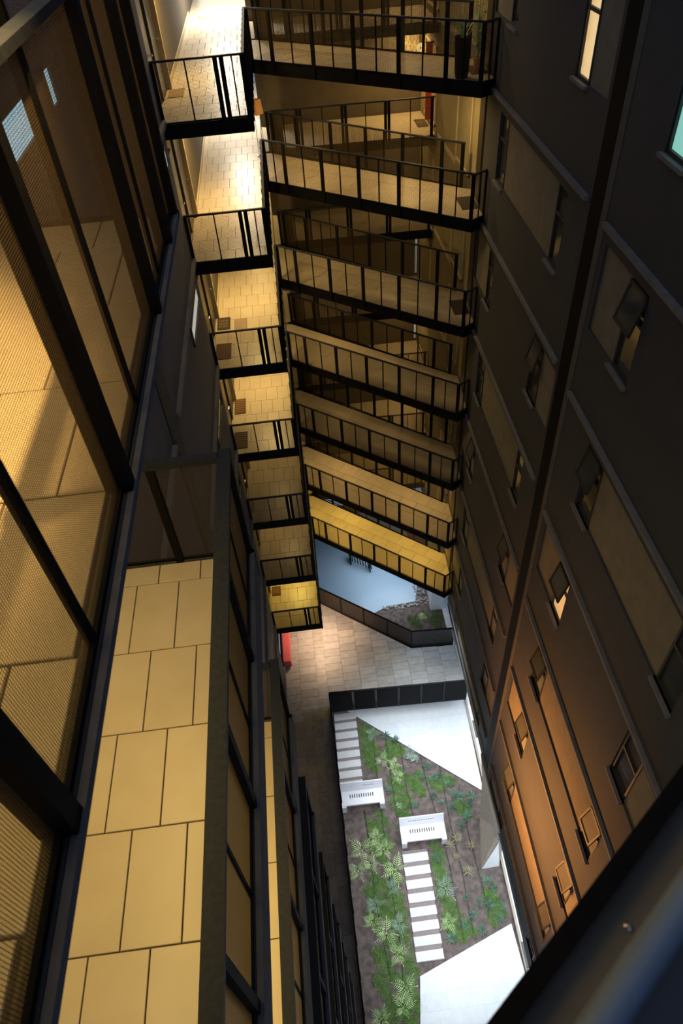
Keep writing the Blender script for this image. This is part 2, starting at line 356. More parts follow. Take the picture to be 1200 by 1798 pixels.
def tiles(parent, X0, X1, Y0, Y1, z, xo, yo, w_=.35, d=.67, mt='tile', dark=(), shift=.5, full=None):
    """running-bond tiles; whole tiles share one mesh, cut ones get their own"""
    full = full or tile_me
    j = 0; y = yo
    while y > Y0: y -= d; j += 1
    row = 0
    while y < Y1:
        sh = ((round((y-yo)/d)) % 2)*w_*shift
        x = xo+sh
        while x > X0: x -= w_
        while x < X1:
            a, b, c, e = clip_tile(x+.004, x+w_-.004, y+.004, y+d-.004, X0, X1, Y0, Y1)
            if b-a > .02 and e-c > .02:
                mm = M['tiled'] if random.random() < .015 and dark else M[mt]
                if abs(b-a-(w_-.008)) < .003 and abs(e-c-(d-.008)) < .003: inst('tile', tile_dk if mm is M['tiled'] else full, parent, (a, c, z))
                else: MB().bev((a, c, z-.02), (b, e, z), .003).build('tile', mm, parent)
            x += w_
        y += d
for k in range(-1, 7):
    zf = -4.09-LH*k; zr = -2.99-LH*k; zb = zf-.24
    nm = 'of the corridor and bridge level, ' + (TOP[k] if k >= 0 else 'above the frame')
    brid = [(-.42, 20.375), (4.47, 16.30), (4.86, 16.53), (4.95, 18.3), (-.42, 22.80)]
    fl = MB(); fl.box((-2.35, 15.56, zb), (-.421, 31, zf-.022)); fl.prism(brid, zb, zf-.022); fl.prism([(-.42, 22.80), (4.95, 22.62), (4.95, 25.3), (-.42, 25.3)], zb, zf-.022)
    F = fl.build('floor', M['grout'] if k >= 0 else M['soffit'], origin=(0, 20, zf)); S(F, 'concrete floor %s' % nm, 'floor')
    MB().box((-2.3, 15.56, zb-.012), (-.44, 31, zb-.001)).prism([(-.36, 20.33), (4.44, 16.33), (4.82, 16.55), (4.9, 18.25), (-.36, 22.70)], zb-.012, zb-.001).prism([(-.36, 22.85), (4.9, 22.67), (4.9, 25.28), (-.36, 25.28)], zb-.012, zb-.001).build('soffit', M['soffit'], F)
    if k < 0: continue
    # black steel edge plates
    fa = MB(); fa.box((-2.25, 15.52, zb-.03), (-.40, 15.56, zf)); fa.box((-.42, 15.5, zb-.03), (-.385, 20.3, zf+.0))
    dd = Vector((B_[0]-A_[0], B_[1]-A_[1], 0)).normalized(); nn = Vector((-dd.y, dd.x, 0))
    def strip(mb, p, q, t0, t1, z0, z1):
        p = Vector((p[0], p[1], 0)); q = Vector((q[0], q[1], 0)); d = (q-p).normalized(); n = Vector((-d.y, d.x, 0))
        mb.prism([tuple((p+n*t0)[:2]), tuple((q+n*t0)[:2]), tuple((q+n*t1)[:2]), tuple((p+n*t1)[:2])], z0, z1)
    strip(fa, A_, B_, -.0, .035, zb-.03, zf+.0); strip(fa, B_, (4.88, 16.48), 0, .03, zb-.03, zf)
    strip(fa, (-.2, 22.72), (4.85, 18.33), -.03, 0, zb, zf); strip(fa, (-.3, 22.76), (4.9, 22.58), 0, .03, zb, zf)
    fa.build('edge_plate', M['black'], F)
    tiles(F, -2.34, -.43, 15.57, 27.0, zf, -1.06-.0, 18.78, dark=True)
    if k < 4: MB().box((-2.34, 27.0, zf-.02), (-.43, 31, zf)).build('tile_field', M['tile'], F)
    # bridge tiles, three rows laid along the bridge
    ang = math.atan2(dd.y, dd.x)
    o0 = Vector((A_[0], A_[1], zf))+nn*.04
    bp_ = [(-.385, 20.40), (4.47, 16.33), (4.84, 16.56), (4.93, 18.22), (-.20, 22.62), (-.385, 22.62)]
    lp = [((x-o0.x)*dd.x+(y-o0.y)*dd.y, (x-o0.x)*nn.x+(y-o0.y)*nn.y) for x, y in bp_]
    for r_ in range(4):
        for c in range(-4, 11):
            st = c*.67+(.33 if r_ % 2 else 0); cp = clip_poly(lp, st, st+.662, r_*.628, r_*.628+.62)
            if len(cp) < 3: continue
            ar = abs(sum(cp[q-1][0]*cp[q][1]-cp[q][0]*cp[q-1][1] for q in range(len(cp))))/2
            if ar < .01: continue
            if abs(ar-.662*.62) < 1e-4: inst('tile', btile, F, tuple(o0+dd*st+nn*(r_*.628)), ang)
            else: MB().prism([(o0.x+dd.x*u+nn.x*v, o0.y+dd.y*u+nn.y*v) for u, v in cp], zf-.02, zf).build('tile', M['tile'], F)
    MB().prism([(-.40, 22.83), (4.94, 22.65), (4.94, 25.29), (-.40, 25.29)], zf-.02, zf).build('tile_field', M['tile'], F)
    g = None
    b1 = empty('balustrade', (-.42, 15.55, zf), 'black steel balustrade around the left corridor end, %s' % TOP[k], 'balustrade', 'corridor balustrades')
    rail_run(b1, (-2.2, 15.54), (-.42, 15.54), zr, zf-.24, [.02, 1.24, 1.36, 1.76], [.66, 1.56], z_in=zf)
    rail_run(b1, (-.42, 15.54), (-.38, 20.27), zr, zf-.24, [.03, .62, 1.2, 1.8, 2.4, 3.0, 3.6, 4.2, 4.66], [.3, .9, 1.5, 2.1], z_in=zf, pd=.09)
    b2 = empty('balustrade', (A_[0], A_[1], zf), 'black steel balustrade along the front of the diagonal bridge, %s' % TOP[k], 'balustrade', 'bridge front balustrades')
    rail_run(b2, A_, B_, zr, zf-.24, [.05, .72, 1.95, 3.10, 4.28, 5.45, 6.28], [.36, 1.34, 2.52, 3.70, 4.88, 5.86], z_in=zf)
    rail_run(b2, B_, (4.86, 16.46), zr, zf-.24, [.40], [.2], z_in=zf)
    b3 = empty('balustrade', (.03, 22.66, zf), 'black steel balustrade along the back of the diagonal bridge, %s' % TOP[k], 'balustrade', 'bridge rear balustrades')
    rail_run(b3, (-.1, 22.70), (4.75, 18.37), zr, zf-.24, [.1, 1.0, 2.25, 3.45, 4.65, 5.85, 6.45], [.55, 1.62, 2.85, 4.05, 5.25], z_in=zf)
    b4 = empty('balustrade', (-.2, 22.76, zf), 'black steel balustrade of the back gallery beyond the bridge, %s' % TOP[k], 'balustrade', 'back gallery balustrades')
    rail_run(b4, (-.22, 22.80), (4.86, 22.62), zr, zf-.24, [.05, .95, 1.05, 2.3, 2.4, 3.6, 3.7, 5.0], [1.7, 3.0, 4.35], z_in=zf)
# walls around the corridors
o = MB().box((-.40, 25.32, -24.4), (4.95, 25.6, 1)).build('wall_back', M['brown']); S(o, 'brown wall behind the back galleries', 'wall')
cr = MB().box((4.96, 16.95, -22.7), (5.2, 25.6, 1)); o = cr.build('wall_back_right', M['olive']); S(o, 'olive painted wall at the right end of the bridges', 'wall')
for k in range(-1, 7):
    zf = -4.09-LH*k
    for y0, y1 in ((18.5, 20.1), (22.9, 24.6)):
        f = MB()
        for q in ((y0, y1, zf+.18, zf+.24), (y0, y1, zf+2.2, zf+2.26), (y0, y0+.06, zf+.18, zf+2.26), (y1-.06, y1, zf+.18, zf+2.26)): f.box((4.92, q[0], q[2]), (4.958, q[1], q[3]))
        f.build('door_trim', M['cream'], o)
    MB().box((4.90, 17.35, zf), (4.958, 17.75, zf+2.66)).build('door_jamb', M['door'], o)
    p = MB().box((4.935, 20.1, zf), (4.958, 22.5, zf+.12)).build('skirting', M['cream'], o)
for k in (1, 2, 3):
    zf = -4.09-LH*(k+2); wn += 1
    q = MB().box((4.80, 25.27, zf+.1), (4.94, 25.318, zf+2.3)).build('window_%d' % wn, M['frame']); S(q, 'narrow pale slit window at the right end of the %s back gallery' % ORD[k+2], 'window')
    MB().box((4.83, 25.255, zf+.13), (4.91, 25.269, zf+2.27)).build('pane', M['fogdim'], q)
cl = MB().box((-.12, 22.95, -24.4), (.28, 23.25, 1)).build('wall_pier', M['brown'], origin=(.08, 23.1, -24.4)); S(cl, 'brown pier rising beside the back galleries', 'pier')
o = MB().box((-2.75, 15.52, -24.4), (-2.36, 31, 1)).build('wall_corridor', M['olive']); S(o, 'olive wall with doors along the left corridors', 'wall')
MB().box((-2.36, 18.35, -24.4), (-2.26, 31, 1)).build('wall_lining', M['brown'], o)
for k in range(-1, 7):
    zf = -4.09-LH*k
    MB().box((-2.36, 18.28, zf), (-2.2, 18.36, zf+2.6)).build('door_jamb', M['cream'], o)
    MB().box((-2.262, 18.37, zf), (-2.235, 27, zf+.12)).build('skirting', M['cream'], o)
    for y0 in (15.75, 17.3):
        D = MB().box((-2.37, y0, zf+.01), (-2.30, y0+.9, zf+2.15)).build('door', M['door'], o)
        MB().tube((-2.29, y0+.82, zf+1.0), (-2.24, y0+.82, zf+1.0), .018).tube((-2.245, y0+.82, zf+1.0), (-2.245, y0+.70, zf+1.0), .012).build('door_handle', M['chrome'], D)
wf = MB().box((-2.36, 31.0, -24.4), (-.3, 31.2, -7)).build('wall_far', M['cream']); S(wf, 'pale wall at the far end of the corridors', 'wall')
wn += 1
o = MB().box((-2.2, 31.15, -6.6), (-.35, 31.25, -1)).build('window_%d' % wn, M['white']); S(o, 'overexposed white window at the far end of the top corridor', 'window')
MB().box((-2.15, 31.12, -6.5), (-.4, 31.14, -1.1)).build('pane', M['whitewin'], o)

# ------------------------------------------------------------------ near galleries on the left (floor, tiles, balustrade)
gwall = MB().box((-2.6, -1.5, -24.4), (-2.25, 4.39, 1.3)).build('wall_gallery', M['olive'], origin=(-2.4, 1, -24.4)); S(gwall, 'olive wall at the back of the near galleries', 'wall')
for k in range(-1, 8):
    zf = -1.56 if k == 0 else 1.5; et = .035 if k == 0 else .34; ex = -.615 if k == 0 else -.60; ey = .16 if k == 0 else 0
    if k >= 1: zf = -4.40-LH*(k-1)
    F = MB().box((-2.24, -1.5, zf-et+.01), (-.64, 4.02+ey, zf-.022)).build('floor', M['grout'] if k >= 0 else M['soffit'], origin=(-1.4, 1.2, zf)); S(F, 'tiled floor of the near left gallery, %s' % (TOP[k] if k >= 0 else 'above the camera'), 'floor')
    MB().box((-2.24, -1.5, zf-et-.005), (-.64, 4.0+ey, zf-et+.009)).build('soffit', M['soffit'], F)
    e = MB().box((-.638, -1.5, zf-et), (ex, 4.06+ey, zf+.0)).box((-2.24, 4.021+ey, zf-et), (ex, 4.06+ey, zf)); e.build('edge_curb', M['slab'], F)
    if k < 0: continue
    if k < 4: tiles(F, -2.23, -.70, -.9 if k == 0 else -.2, 4.0+ey, zf, -1.06, 2.46, shift=.5 if k < 2 else 0)
    else: MB().box((-2.23, -1.4, zf-.02), (-.70, 4.0, zf)).build('tile_field', M['tile'], F)
    MB().box((-.695, -1.5, zf-.02), (-.642, 4.02+ey, zf-.002)).build('shaded_strip', M['stripshade'], F)  # dark strip standing for the shaded band inside the ledge
    b = empty('balustrade', (-.67, 4.0, zf), 'dark steel mesh balustrade of the near left gallery, %s' % TOP[k], 'balustrade', 'near gallery balustrades')
    zr = zf+(1.225 if k == 0 else 1.10)
    dy = .14 if k == 0 else 0
    posts = [.03, 1.13, 2.22, 3.30, 4.40, 5.45] if k else [.03, .43, 1.20, 2.41, 3.54, 4.70]; thin = [.58, 1.68, 2.76, 3.85] if k else [.84, 1.93, 3.05, 4.15]
    rw_, rh_ = (.10, .05) if k else (.06, .03)
    pt, wr_ = (.0085, .00055) if k < 1 else (.010, .0008) if k < 2 else (.014, .0012) if k < 3 else (.022, .0016)
    rail_run(b, (-.665, 4.07+dy), (-.665, -1.4), zr, zf-(.0 if k == 0 else .22), posts, thin, pitch=pt, wr_=wr_, rw=rw_, rh=rh_, pw=.06, pd=.09, z_in=zf-.06, gap=.1, ext=.04)
    rail_run(b, (-2.22, 4.04+dy), (-.70, 4.04+dy), zr, zf-(.0 if k == 0 else .22), [.98], [], pitch=pt, wr_=wr_, rw=.07, rh=.05, pw=.06, pd=.06, z_in=zf-.06, gap=.1)

# ------------------------------------------------------------------ ground hall at the foot of the atrium
GZ = -24.4; G = -25.6
gp = [(-2.25, 2.0), (-.5, 2.0), (-.5, 13.66), (4.85, 13.5), (4.95, 15.75), (3.13, 15.85), (-.45, 18.75), (-.45, 25), (-2.25, 25)]
F = MB().prism(gp, GZ-.3, GZ-.022).build('floor', M['grout'], origin=(0, 15, GZ)); S(F, 'tiled ground hall floor between the two sunken gardens', 'floor')
def inside(x, y):
    r = False; n = len(gp); j = n-1
    for i in range(n):
        if (gp[i][1] > y) != (gp[j][1] > y) and x < (gp[j][0]-gp[i][0])*(y-gp[i][1])/(gp[j][1]-gp[i][1])+gp[i][0]: r = not r
        j = i
    return r
nt_ = 0
stone_me = MB().bev((0, 0, -.02), (.668, .342, 0), .003).mesh('tile', M['stone'])
regs = [([(-.5, 13.66), (4.85, 13.5), (4.95, 15.75), (3.13, 15.85), (-.45, 18.75), (-.5, 18.75)], .676, .35), ([(-2.25, 3), (-.5, 3), (-.5, 13.66), (-2.25, 13.66)], .35, .7), ([(-2.25, 13.66), (-.5, 13.66), (-.5, 19.5), (-2.25, 19.5)], .676, .35)]
for poly, wx, wy in regs:
    X0 = min(p[0] for p in poly); X1 = max(p[0] for p in poly); Y0 = min(p[1] for p in poly); Y1 = max(p[1] for p in poly)
    i = 0; x = X0
    while x < X1:
        y = Y0-(wy*.5 if i % 2 else 0)
        while y < Y1:
            c = clip_poly(poly, x+.004, x+wx-.004, y+.004, y+wy-.004)
            if len(c) > 2:
                ar = abs(sum(c[q-1][0]*c[q][1]-c[q][0]*c[q-1][1] for q in range(len(c))))/2
                if wx > .6 and abs(ar-.668*.342) < 1e-4: inst('tile', stone_me, F, (x+.004, y+.004, GZ)); nt_ += 1
                elif ar > .004 and nt_ < 298: MB().prism(c, GZ-.02, GZ).build('tile', M['stone'], F); nt_ += 1
            y += wy
        x += wx; i += 1
MB().prism([(-2.24, 19.5), (-.46, 19.5), (-.46, 25), (-2.24, 25)], GZ-.02, GZ).build('tile_field', M['stone'], F)
def solid_run(parent, pts, zr, zb, step=.95, gate=None, mt='black'):
    for p, q in zip(pts, pts[1:]):
        p = Vector((*p, 0)); q = Vector((*q, 0)); L = (q-p).length; a = math.atan2(q.y-p.y, q.x-p.x); d = (q-p)/L; n = max(1, round(L/step))
        inst('top_rail', ubox('top_rail', (0, -.03, -.04), (L, .03, 0), 'black'), parent, (p.x, p.y, zr), a)
        for i in range(n+1):
            c = p+d*(L*i/n); inst('post', ubox('post', (-.022, -.03, 0), (.022, .03, zr-.04-zb), 'rail'), parent, (c.x, c.y, zb), a)
        for i in range(n):
            c = p+d*(L*i/n+.03); inst('infill_panel', ubox('infill_panel', (0, -.006, 0), (L/n-.06, .006, zr-.06-zb), mt), parent, (c.x, c.y, zb), a)
M['bronze'] = mat('bronze_panel', (.050, .042, .036), (.036, .030, .026), .4, 6, .3)
b = empty('balustrade', (2, 15.6, GZ), 'dark solid panelled balustrade bent around the blue pool on the ground floor', 'balustrade')
solid_run(b, [(-.45, 18.80), (3.15, 15.94), (4.86, 15.84)], GZ+1.1, GZ-.34, 1.25, mt='bronze')
b = empty('balustrade', (2, 13.7, GZ), 'black glazed balustrade above the planted garden and along its left side', 'balustrade')
solid_run(b, [(-.44, 2.0), (-.44, 13.63), (4.86, 13.43)], GZ+1.1, GZ-.36, .92)
# ------------------------------------------------------------------ garden
soil = MB().prism([(-2.2, -2), (14, -2), (14, 26), (-2.2, 26)], G-.3, G-.03).build('floor', M['soil'], origin=(5, 10, G-.3)); S(soil, 'bare brown soil of the sunken garden', 'ground')
# undulating soil surface
so = MB(); nx, ny = 56, 96
for j in range(ny+1):
    for i in range(nx+1):
        x = -.5+5.3*i/nx; y = 3.0+11.2*j/ny; so.v.append((x, y, G-.028+.02*math.sin(x*3.1+y*.7)*math.sin(y*2.3)+random.uniform(-.006, .006)))
for j in range(ny):
    for i in range(nx): a = j*(nx+1)+i; so.f.append((a, a+1, a+nx+2, a+nx+1))
so.build('soil_surface', M['soil'], soil)
def paving(poly, lab, gx=.7, gy=.45):
    z = G+.03
    P = MB().prism(poly, G-.1, z-.012).build('floor', M['gravel'], origin=(poly[0][0], poly[0][1], G)); S(P, lab, 'paving')
    X0 = min(p[0] for p in poly); X1 = max(p[0] for p in poly); Y0 = min(p[1] for p in poly); Y1 = max(p[1] for p in poly)
    j = 0; y = Y0
    while y < Y1:
        x = X0-(gx/2 if j % 2 else 0)
        while x < X1:
            c = clip_poly(poly, x+.001, x+gx-.001, y+.001, y+gy-.001)
            if len(c) > 2: MB().prism(c, z-.014, z).build('paving_slab', M['pave'], P)
            x += gx
        y += gy; j += 1
paving([(-.02, 14.2), (.5, 13.75), (4.80, 10.1), (4.98, 14.2)], 'white paved triangle at the far end of the planted garden')
paving([(1.41, 4.69), (4.62, 5.77), (4.66, 4.4), (4.6, 1.5), (.4, 1.5), (1.16, 3.3)], 'white paved area at the near end of the planted garden')
MB().box((0, 0, 0), (.01, .01, .01))
gt = MB(); gt.quad8([(4.98, 14.2, G), (5.06, 14.2, G), (4.73, 3, G), (4.65, 3, G), (4.98, 14.2, G+.10), (5.06, 14.2, G+.10), (4.73, 3, G+.10), (4.65, 3, G+.10)])
S(gt.build('trim_1', M['beige']), 'slim beige kerb along the right edge of the garden', 'kerb')
ws = MB().prism([(5.07, 20), (6.6, 20), (6.6, 2), (4.72, 2)], G-.1, G+.04).build('floor', M['white'], origin=(5.5, 10, G-.1)); S(ws, 'white paved strip along the foot of the right-hand facade', 'paving')
ow = MB().box((9.0, -3, -25.7), (9.2, 27, -22.7)).build('wall_garden', M['white']); S(ow, 'white outer wall beyond the raised building', 'wall')
# stepping stones
def stones(x0, x1, y0, y1, n, sk, lab):
    z = G+.035; e = (y0-y1)/n
    bed = MB().prism([(x0+.01, y0), (x1-.02, y0-.03), (x1-.02-sk, y1), (x0+.01-sk, y1)], G-.02, G+.005).build('gravel_bed', M['gravel'])
    tag(bed, 'strip of grey gravel beneath the %s stepping stones' % lab, 'gravel')
    for i in range(n):
        yc = y0-e*(i+.62); xs = -sk*(i+.5)/n
        o = MB().bev((x0+xs, yc-.14, G), (x1+xs, yc+.14, z), .008).build('stepping_stone', M['step'])
        tag(o, 'pale stepping stone, %s from the far end of the %s row' % (ORD[i], lab), 'stone', '%s row of stepping stones' % lab)
stones(-.39, .50, 14.05, 10.85, 8, .08, 'upper')
stones(1.47, 2.36, 8.42, 5.05, 8, .10, 'lower')
# benches with slotted plates
def bench(x0, y0, L, flip, lab):
    c = (x0+L/2, y0, G); B = empty('bench', c, lab, 'bench', 'white slotted benches', rz=math.radians(2.5 if not flip else 182.5)+math.radians(-3.5))
    def part(name, mb, m='bench'):
        o = bpy.data.objects.new(name, mb.mesh(name, M[m])); col.objects.link(o); o.parent = B; return o
    # seat plate: row of slots built as bars between two solid strips
    s_ = MB(); z0, z1 = .44, .47
    s_.box((-L/2, -.36, z0), (L/2, -.12, z1)); s_.box((-L/2, .02, z0), (L/2, .14, z1))
    s_.box((-L/2, -.12, z0), (-.46, .02, z1)); s_.box((.46, -.12, z0), (L/2, .02, z1))
    for i in range(11): x = -.46+.92*i/11; s_.box((x+.035, -.12, z0), (x+.92/11, .02, z1))
    s_.box((-L/2, -.375, z0-.06), (L/2, -.36, z1))
    part('seat', s_)
    b_ = MB()
    def sl(x0_, x1_, a, b2):   # sloped back plate from (y=.14,z=.47) to (y=.30,z=.80)
        ya, yb = .14+.16*a, .14+.16*b2; za, zb_ = .47+.33*a, .47+.33*b2
        b_.quad8([(x0_, ya, za), (x1_, ya, za), (x1_, ya+.03, za), (x0_, ya+.03, za), (x0_, yb, zb_), (x1_, yb, zb_), (x1_, yb+.03, zb_), (x0_, yb+.03, zb_)])
    sl(-L/2, L/2, 0, .42); sl(-L/2, L/2, .62, 1); sl(-L/2, -.48, .42, .62); sl(.48, L/2, .42, .62)
    for i in range(12): x = -.48+.96*i/12; sl(x+.035, x+.08, .42, .62)
    part('backrest', b_)
    for sx in (-1, 1):
        g = MB(); xx = sx*(L/2-.09); g.box((xx-.09, -.44, 0), (xx+.09, -.38, .46)); g.box((xx-.03, -.37, 0), (xx+.03, .24, .43)); part('leg', g)
    return B
bench(-.46, 10.42, 1.58, False, 'white slotted bench at the foot of the upper stepping stones')
bench(1.50, 8.92, 1.58, False, 'white slotted bench at the head of the lower stepping stones')
# drip hoses
for i, pts in enumerate([[(1.06, 13.1), (1.0, 11.6), (.99, 10.4), (.9, 8.2), (.95, 5.5), (.8, 4.0)], [(2.07, 12.7), (2.02, 10.5), (2.1, 9.3)], [(2.76, 12.17), (2.8, 10.5), (2.95, 9.3), (3.02, 7.75), (3.0, 5.5)], [(3.4, 11.3), (3.35, 9.0), (3.4, 7.5), (3.34, 5.63)], [(3.95, 10.4), (3.9, 8.4), (3.98, 6.9), (3.95, 6.0)], [(.35, 10.0), (.38, 8.9), (.33, 7.0), (.5, 4.6)], [(1.55, 12.6), (1.5, 10.9), (1.5, 9.6)]]):
    m = MB()
    for p, q in zip(pts, pts[1:]): m.tube((*p, G+.02), (*q, G+.02), .011, 5)
    tag(m.build('drip_hose', M['hose']), 'thin black drip hose across the soil, %s from the left railing' % ORD[[2, 4, 4, 5, 6, 0, 3][i] if i != 2 else 4] if i != 1 else 'thin black drip hose ending behind the lower bench', 'hose', 'drip hoses in the garden')
# grass and moss: stuff
def patch_fn(x, y, ps):
    return any(((x-a)/r)**2+((y-b)/s_)**2 < 1+.5*math.sin(x*9+y*7)+.3*math.sin(x*23-y*17) for a, b, r, s_ in ps)
GP = [(.85, 12.6, .35, 1.3), (1.75, 12.1, .4, .4), (1.75, 10.3, .35, 1.2), (2.4, 10.7, .35, .5), (.75, 9.0, .4, .8), (.35, 7.0, .35, .8), (.95, 6.6, .4, 1.3), (.35, 5.0, .35, .8), (.95, 4.2, .35, .9), (2.65, 7.6, .25, 1.0), (2.75, 6.3, .3, .7), (3.1, 5.75, .3, .3), (3.9, 9.6, .3, .4), (4.2, 6.4, .3, .6), (1.3, 5.5, .12, 1.5), (2.2, 12.3, .3, .3), (.3, 3.7, .3, .5), (3.3, 10.6, .5, .3)]
gm = MB()
n_ = 0
while n_ < 60000:
    x = random.uniform(-.4, 4.6); y = random.uniform(3.1, 13.9)
    if not patch_fn(x, y, GP): continue
    if (1.3 < x < 2.42 and 5 < y < 8.5) or (x < .52 and 10.8 < y < 14.1): continue
    if y > 13.75-(x-.5)*.849-.1 or (x > 1.3 and y < 4.75+(x-1.41)*.337): continue
    n_ += 1; h = random.uniform(.03, .07); a = random.uniform(0, PI*2); dx, dy = math.cos(a), math.sin(a); q = random.uniform(.02, .06)
    gm.tri((x-dy*.006, y+dx*.006, G-.02), (x+dy*.006, y-dx*.006, G-.02), (x+dx*q, y+dy*q, G+h))
tag(gm.build('garden_grass', M['grass']), 'patchy low green grass growing through the soil between the plants', 'grass', kind='stuff')
# ferns and palms: each frond a part
def frond_mesh(L, name='frond', m='fern', n=8, wl=.30):
    f = MB(); pr = None
    for i in range(n+1):
        s_ = i/n; x = L*s_*(1-.12*s_); z = L*(.55*s_-.62*s_*s_)
        if pr: f.tube(pr, (x, 0, z), .006, 4)
        pr = (x, 0, z)
        if i > 1:
            l = L*wl*math.sin(PI*min(1, .16+s_*.84))**.8+.01; wd = L*.034
            for sg in (-1, 1):
                tip = (x+l*.55, sg*l, z-.25*l+.02); f.tri((x-wd, sg*.004, z+.003), (x+l*.25, sg*l*.55-sg*0, z+.02), tip, (x+l*.05+.0, sg*l*.5, z+.01))
    f.tri((pr[0], -.012, pr[2]), (pr[0]+.05, 0, pr[2]-.02), (pr[0], .012, pr[2]))
    return f.mesh(name, M[m])
FM = {m: [frond_mesh(L, m=m) for L in (.42, .52, .62)] for m in ('fern', 'pale')}
def where(x, y):
    a = 'far' if y > 10.9 else 'middle' if y > 8.3 else 'near' ; return a
def fern(x, y, s_, m, lab, n=5):
    F = empty('fern', (x, y, G), lab, 'plant', 'ferns and palms in the garden'); s_ *= .88; F.scale = (s_, s_, s_)
    for i in range(n):
        o = bpy.data.objects.new('frond', random.choice(FM[m])); col.objects.link(o); o.parent = F; o.location = (0, 0, .04); o.rotation_euler = (random.uniform(-.15, .15), random.uniform(-.45, -.05), 2*PI*(i+random.uniform(-.3, .3))/n)
ferns = [(.10, 8.60, 1.15, 'fern', 'bright fern nearest the left railing below the upper bench'), (.62, 8.95, .9, 'fern', 'light green fern straight below the upper bench'), (-.12, 7.95, 1.0, 'fern', 'pale fern hugging the left railing'), (.35, 8.10, .8, 'fern', 'small lime fern among the group by the left railing'), (.85, 8.55, .9, 'fern', 'fern left of the gravel head of the lower stones'), (1.15, 7.85, 1.1, 'fern', 'large fern touching the third lower stepping stone'), (.95, 7.25, .8, 'pale', 'blue green fern left of the fourth lower stone'), (.30, 6.85, .75, 'pale', 'small grey green fern alone in moss by the left railing'), (.12, 6.35, .95, 'fern', 'fern in the group of three left of the lower stones'), (.55, 5.98, 1.15, 'fern', 'largest lime fern left of the lower stepping stones'), (1.00, 6.15, .8, 'pale', 'grey green palm beside the seventh lower stone'), (.80, 5.35, .9, 'fern', 'bright fern just left of the last lower stone'), (.95, 4.45, 1.0, 'fern', 'fern nearest the white near paving'), (.75, 3.95, .9, 'fern', 'lime fern close to the bottom edge of the picture'), (.05, 3.75, .9, 'fern', 'fern at the bottom left corner of the garden'), (2.72, 7.05, 1.15, 'pale', 'big blue green palm right of the lower stepping stones'), (2.62, 6.05, .8, 'fern', 'bushy fern right of the seventh lower stone'), (1.25, 11.75, .8, 'fern', 'fern at the left edge of the upper grass strip'), (1.72, 11.55, .85, 'fern', 'light fern in the middle of the upper bed'), (1.78, 11.05, .8, 'fern', 'lime fern above the variegated plant'), (2.38, 12.0, .8, 'pale', 'pale fern close under the white far paving'), (1.08, 12.9, .8, 'pale', 'silvery plant at the far tip of the bed')]
for a in ferns: fern(*a)
# agave rosettes: small spiky leaves
def agave_mesh(m, n=16, L=.26):
    g = MB(); rr = random.Random(n)
    for i in range(n):
        a = 2*PI*i/n+rr.uniform(-.2, .2); e = rr.uniform(.25, 1.1); l = L*rr.uniform(.75, 1.1); d = Vector((math.cos(a)*math.cos(e), math.sin(a)*math.cos(e), math.sin(e))); s_ = Vector((-math.sin(a), math.cos(a), 0))*.016
        b0 = Vector((0, 0, .02)); m_ = b0+d*l*.45; t = b0+d*l-Vector((0, 0, .04)); up = Vector((0, 0, .012))
        g.tri(b0-s_*.6, m_-s_, t, m_+up*-1); g.tri(m_+up*-1, t, m_+s_, b0+s_*.6)
    return g.mesh('leaves', M[m])
AM = [agave_mesh('agave', 16), agave_mesh('agave', 22, .22), agave_mesh('pale', 14, .24), agave_mesh('dry', 18, .24)]
ag = [(1.55, 12.75), (1.9, 12.5), (2.3, 11.75), (2.55, 11.65), (2.9, 11.3), (3.05, 10.85), (3.3, 10.9), (3.55, 10.55), (3.75, 10.1), (3.95, 10.0), (4.2, 9.7), (4.3, 10.0), (4.0, 9.3), (3.55, 9.7), (3.2, 9.9), (2.95, 10.2), (2.65, 10.9), (3.75, 9.0), (4.15, 7.1), (4.35, 6.85), (4.05, 6.4), (3.45, 6.15), (3.65, 5.7), (3.15, 5.9), (4.45, 6.3), (3.75, 6.5), (3.35, 6.7), (4.3, 5.95), (2.6, 5.6), (3.15, 8.4), (3.5, 8.6), (3.9, 8.3), (3.3, 8.0), (3.6, 7.5), (2.6, 8.0), (1.62, 10.0), (2.2, 9.95), (1.35, 10.6)]
for i, (x, y) in enumerate(ag):
    q = 3 if 29 <= i <= 33 else 2 if i in (35, 2, 3) else random.choice((0, 1, 0))
    o = bpy.data.objects.new('agave', AM[q]); col.objects.link(o); o.location = (x, y, G-.02); s_ = random.uniform(.8, 1.25); o.scale = (s_, s_, s_); o.rotation_euler = (0, 0, random.uniform(0, 6))
    N_ = ['first', 'second', 'third', 'fourth', 'fifth', 'sixth', 'seventh', 'eighth', 'ninth', 'tenth', 'eleventh', 'twelfth', 'thirteenth', 'fourteenth', 'fifteenth', 'sixteenth', 'seventeenth', 'eighteenth']
    if 29 <= i <= 33: tag(o, 'dry brownish spiky tuft in bare soil, %s to the right of the lower bench' % N_[sorted(range(29, 34), key=lambda q_: ag[q_][0]).index(i)], 'plant', 'dry tufts beside the lower bench')
    elif 18 <= i <= 28: tag(o, 'small dark green spiky rosette, %s from the white near paving' % N_[sorted(range(18, 29), key=lambda q_: ag[q_][1]).index(i)], 'plant', 'spiky rosettes in the near corner')
    elif i == 34: tag(o, 'spiky rosette beside the right end of the lower bench legs', 'plant')
    elif i == 35: tag(o, 'pale blue rosette in the grass between the two benches', 'plant')
    elif i == 36: tag(o, 'yellow green rosette in bare soil above the lower bench', 'plant')
    elif i == 37: tag(o, 'small rosette right of the upper bench', 'plant')
    else: tag(o, 'small blue green spiky rosette along the far paving edge, %s from the far end' % N_[sorted(range(18), key=lambda q_: -ag[q_][1]).index(i)], 'plant', 'spiky rosettes in the far bed')
